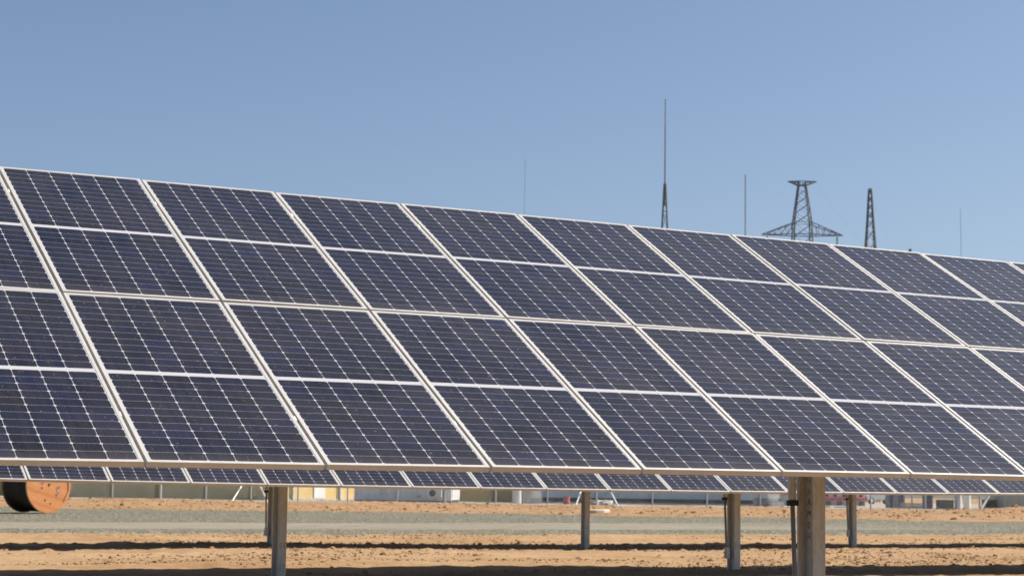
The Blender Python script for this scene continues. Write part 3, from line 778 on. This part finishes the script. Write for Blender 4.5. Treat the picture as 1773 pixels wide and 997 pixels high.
# ------------------------------------------------------------------ masts and pylons
LAT = paint('hazy_lattice', (.125, .155, .18), .8, 0, .1, .3)  # distance haze is mixed into the lattice colour
MAST = paint('hazy_mast_grey', (.21, .25, .29), .8, 0, .05, .3)  # pole grey paled, with the far haze put into the colour
def seg_h(px, D, py): return at(px, py, D).z
def base_at(px, D):
    p = at(px, 860, D); p.z = gz(p); return p
def mast(px, D, py_top, w0, w1, label, lattice_py=None, wl=0, lean=0):
    p = base_at(px, D); H = seg_h(px, D, py_top)-p.z
    e = empty('lightning_mast', p, math.atan2(RV.y, RV.x), label, 'mast', 'thin lightning masts')
    h0 = -.5; x0 = 0
    if lattice_py:
        hl = seg_h(px, D, lattice_py)-p.z
        wb = wl*(hl/(hl-seg_h(px, D, 390)+p.z+1e-6))
        mb = MB(); hs = hl*(1-(1-np.linspace(0, 1, 13))**1.35)
        cor = lambda h, a: Vector(((wl*2.2*(1-h/hl)+w0*.8)*.5*a[0], (wl*2.2*(1-h/hl)+w0*.8)*.5*a[1], h))
        qs = [(-1, -1), (1, -1), (1, 1), (-1, 1)]
        for a in qs: mb.bar(cor(0, a), cor(hl, a), .11, n=4)
        for k in range(12):
            for j in range(4):
                a, b = qs[j], qs[(j+1) % 4]
                if k % 2: a, b = b, a
                mb.bar(cor(hs[k], a), cor(hs[k+1], b), .055, n=3); mb.bar(cor(hs[k+1], a), cor(hs[k+1], b), .05, n=3)
        mb.build('lattice_base', LAT, e); h0 = hl*.93
    n = 4
    for k in range(n):
        a = h0+(H-h0)*k/n; b_ = h0+(H-h0)*(k+1)/n; q0 = w0+(w1-w0)*k/n
        MB().bar((lean*a/H, 0, a), (lean*b_/H, 0, b_), q0, n=8, w2=q0+(w1-w0)/n*.5).build('pole_section', MAST, e)
    return e
mast(1148.5, 200, 172, .22, .12, 'tallest mast, a slender tapering pole on a lattice foot', 318, 1.25)
mast(901.5, 330, 275, .13, .06, 'very thin faint mast, leftmost of the four')
mast(1290, 260, 303, .26, .14, 'thin plain mast left of the broad pylon')
mast(1671, 300, 362, .13, .06, 'very thin mast at the right, beyond the narrow pylon', lean=-.25)
def cross_face(mb, c0, c1, h0, h1, wd):
    pass
def pylon(px, D, rows, label, arms=(), rz=0, bay=1.5, leg=.14, br=.07):
    """rows: list of (photo y, half width in photo px) from top to waist"""
    p = base_at(px, D); k = D/FPX
    e = empty('pylon', p, math.atan2(RV.y, RV.x)+rz, label, 'pylon', 'lattice pylons')
    hs = [(seg_h(px, D, y)-p.z, w*k) for y, w in rows]
    hs.append((-.2, rows[-1][1]*k*2.3 if len(arms) else rows[-1][1]*k*1.35))
    def half(h):
        for (a, wa), (b, wb) in zip(hs[:-1], hs[1:]):
            if h >= b: return wb+(wa-wb)*(h-b)/(a-b)
        return hs[-1][1]
    qs = [(-1, -1), (1, -1), (1, 1), (-1, 1)]
    lev = [hs[0][0]]
    while lev[-1] > 3: lev.append(max(0, lev[-1]-max(1.0, bay*half(lev[-1]))))
    legs = MB(); brc = MB()
    pt = lambda h, a: Vector((half(h)*a[0], half(h)*a[1], h))
    for a in qs:
        for (x, _), (y, _) in zip(hs[:-1], hs[1:]): legs.bar(pt(y, a), pt(x, a), leg, n=4)
    for h1, h0 in zip(lev[:-1], lev[1:]):
        for j in range(4):
            a, b = qs[j], qs[(j+1) % 4]
            brc.bar(pt(h0, a), pt(h1, b), br, n=3); brc.bar(pt(h0, b), pt(h1, a), br, n=3)
    for x, wd in hs[:-1]:
        for j in range(4): brc.bar(pt(x, qs[j]), pt(x, qs[(j+1) % 4]), br*1.3, n=3)
    legs.build('legs', LAT, e); brc.build('bracing', LAT, e)
    for (yb, yt, half_px, tip_up) in arms:
        hb = seg_h(px, D, yb)-p.z; ht = seg_h(px, D, yt)-p.z
        am = MB()
        for sx in (-1, 1):
            tip = Vector((sx*half_px*k, 0, ht if tip_up else hb))
            n = 5 if half_px > 40 else 2
            for sy in (-1, 1):
                b0 = Vector((sx*half(hb), sy*half(hb), hb)); t0 = Vector((sx*half(ht), sy*half(ht), ht))
                am.bar(b0, tip, leg*.8, n=4); am.bar(t0, tip, leg*.7, n=4)
                for q in range(1, n):
                    f0, f1 = q/n, (q-.5)/n
                    am.bar(b0.lerp(tip, f0), t0.lerp(tip, f0), br, n=3); am.bar(b0.lerp(tip, f0), t0.lerp(tip, (q-1)/n), br, n=3)
            am.bar(Vector((sx*half(hb), -half(hb), hb)), Vector((-sx*half(hb), -half(hb), hb)), leg*.7, n=4)
            am.bar(Vector((sx*half(hb), half(hb), hb)), Vector((-sx*half(hb), half(hb), hb)), leg*.7, n=4)
        am.build('crossarm', LAT, e)
    return e, p, k
py1, pp, kk = pylon(1389.8, 250, [(314, 5.6), (386, 15), (440, 16.5)], 'broad lattice pylon with a short top arm and a long lower crossarm', [(321, 314.5, 25, True), (407, 386.5, 71, False)])
GLASS = paint('green_glass', (.16, .38, .34), .3)
def insulator(x, z, L):
    mb = MB(); mb.bar((x, 0, z), (x, 0, z-L), .06, n=6)
    for q in range(9): mb.bar((x, 0, z-.25-q*(L-.5)/9), (x, 0, z-.33-q*(L-.5)/9), .26, n=10)
    return mb.build('insulator', GLASS, py1)
hb = seg_h(1388.5, 250, 407)-pp.z
insulator(61*kk, hb, 1.6); insulator(-61*kk, hb, 1.6)
ht = seg_h(1388.5, 250, 315)-pp.z
pylon(1509.6, 262, [(327, 2.0), (344, 3.2), (375, 4.6), (430, 8.2)], 'narrow lattice pylon right of the broad one, coming to a blunt point', (), 0, bay=3.6, leg=.15, br=.065)
# overhead wires, thin and sagging
def wire(px0, py0, D0, px1, py1, D1, sag, label):
    a, b = at(px0, py0, D0), at(px1, py1, D1); mb = MB(); prev = a; n = 24
    for i in range(1, n+1):
        t = i/n; q = a.lerp(b, t); q.z -= sag*4*t*(1-t); mb.bar(prev, q, .009, n=4); prev = q
    o = mb.build('overhead_wire', LAT); tag(o, label, 'wire', 'overhead wires')
wire(1364, 316, 250, 1180, 470, 190, 1.0, 'faint wire running down to the left from the broad pylon')
wire(1413, 316, 250, 1560, 480, 190, 1.0, 'faint wire running down to the right from the broad pylon')
wire(1509, 335, 262, 1562, 470, 190, .6, 'faint wire running down to the right from the narrow pylon')
# lamp head just showing over the panels
p = base_at(1579, 150); H = seg_h(1576, 150, 431)-p.z
e = empty('lamp_post', p, math.atan2(RV.y, RV.x), 'small lamp post whose grey head just shows above the panels', 'lamp post')
MB().bar((0, 0, -.3), (0, 0, H-.25), .12, n=8, w2=.08).build('pole', MAST, e)
MB().box((-.1, -.1, H-.25), (.1, .1, H)).build('lamp_head', LAT, e, bevel=.02)
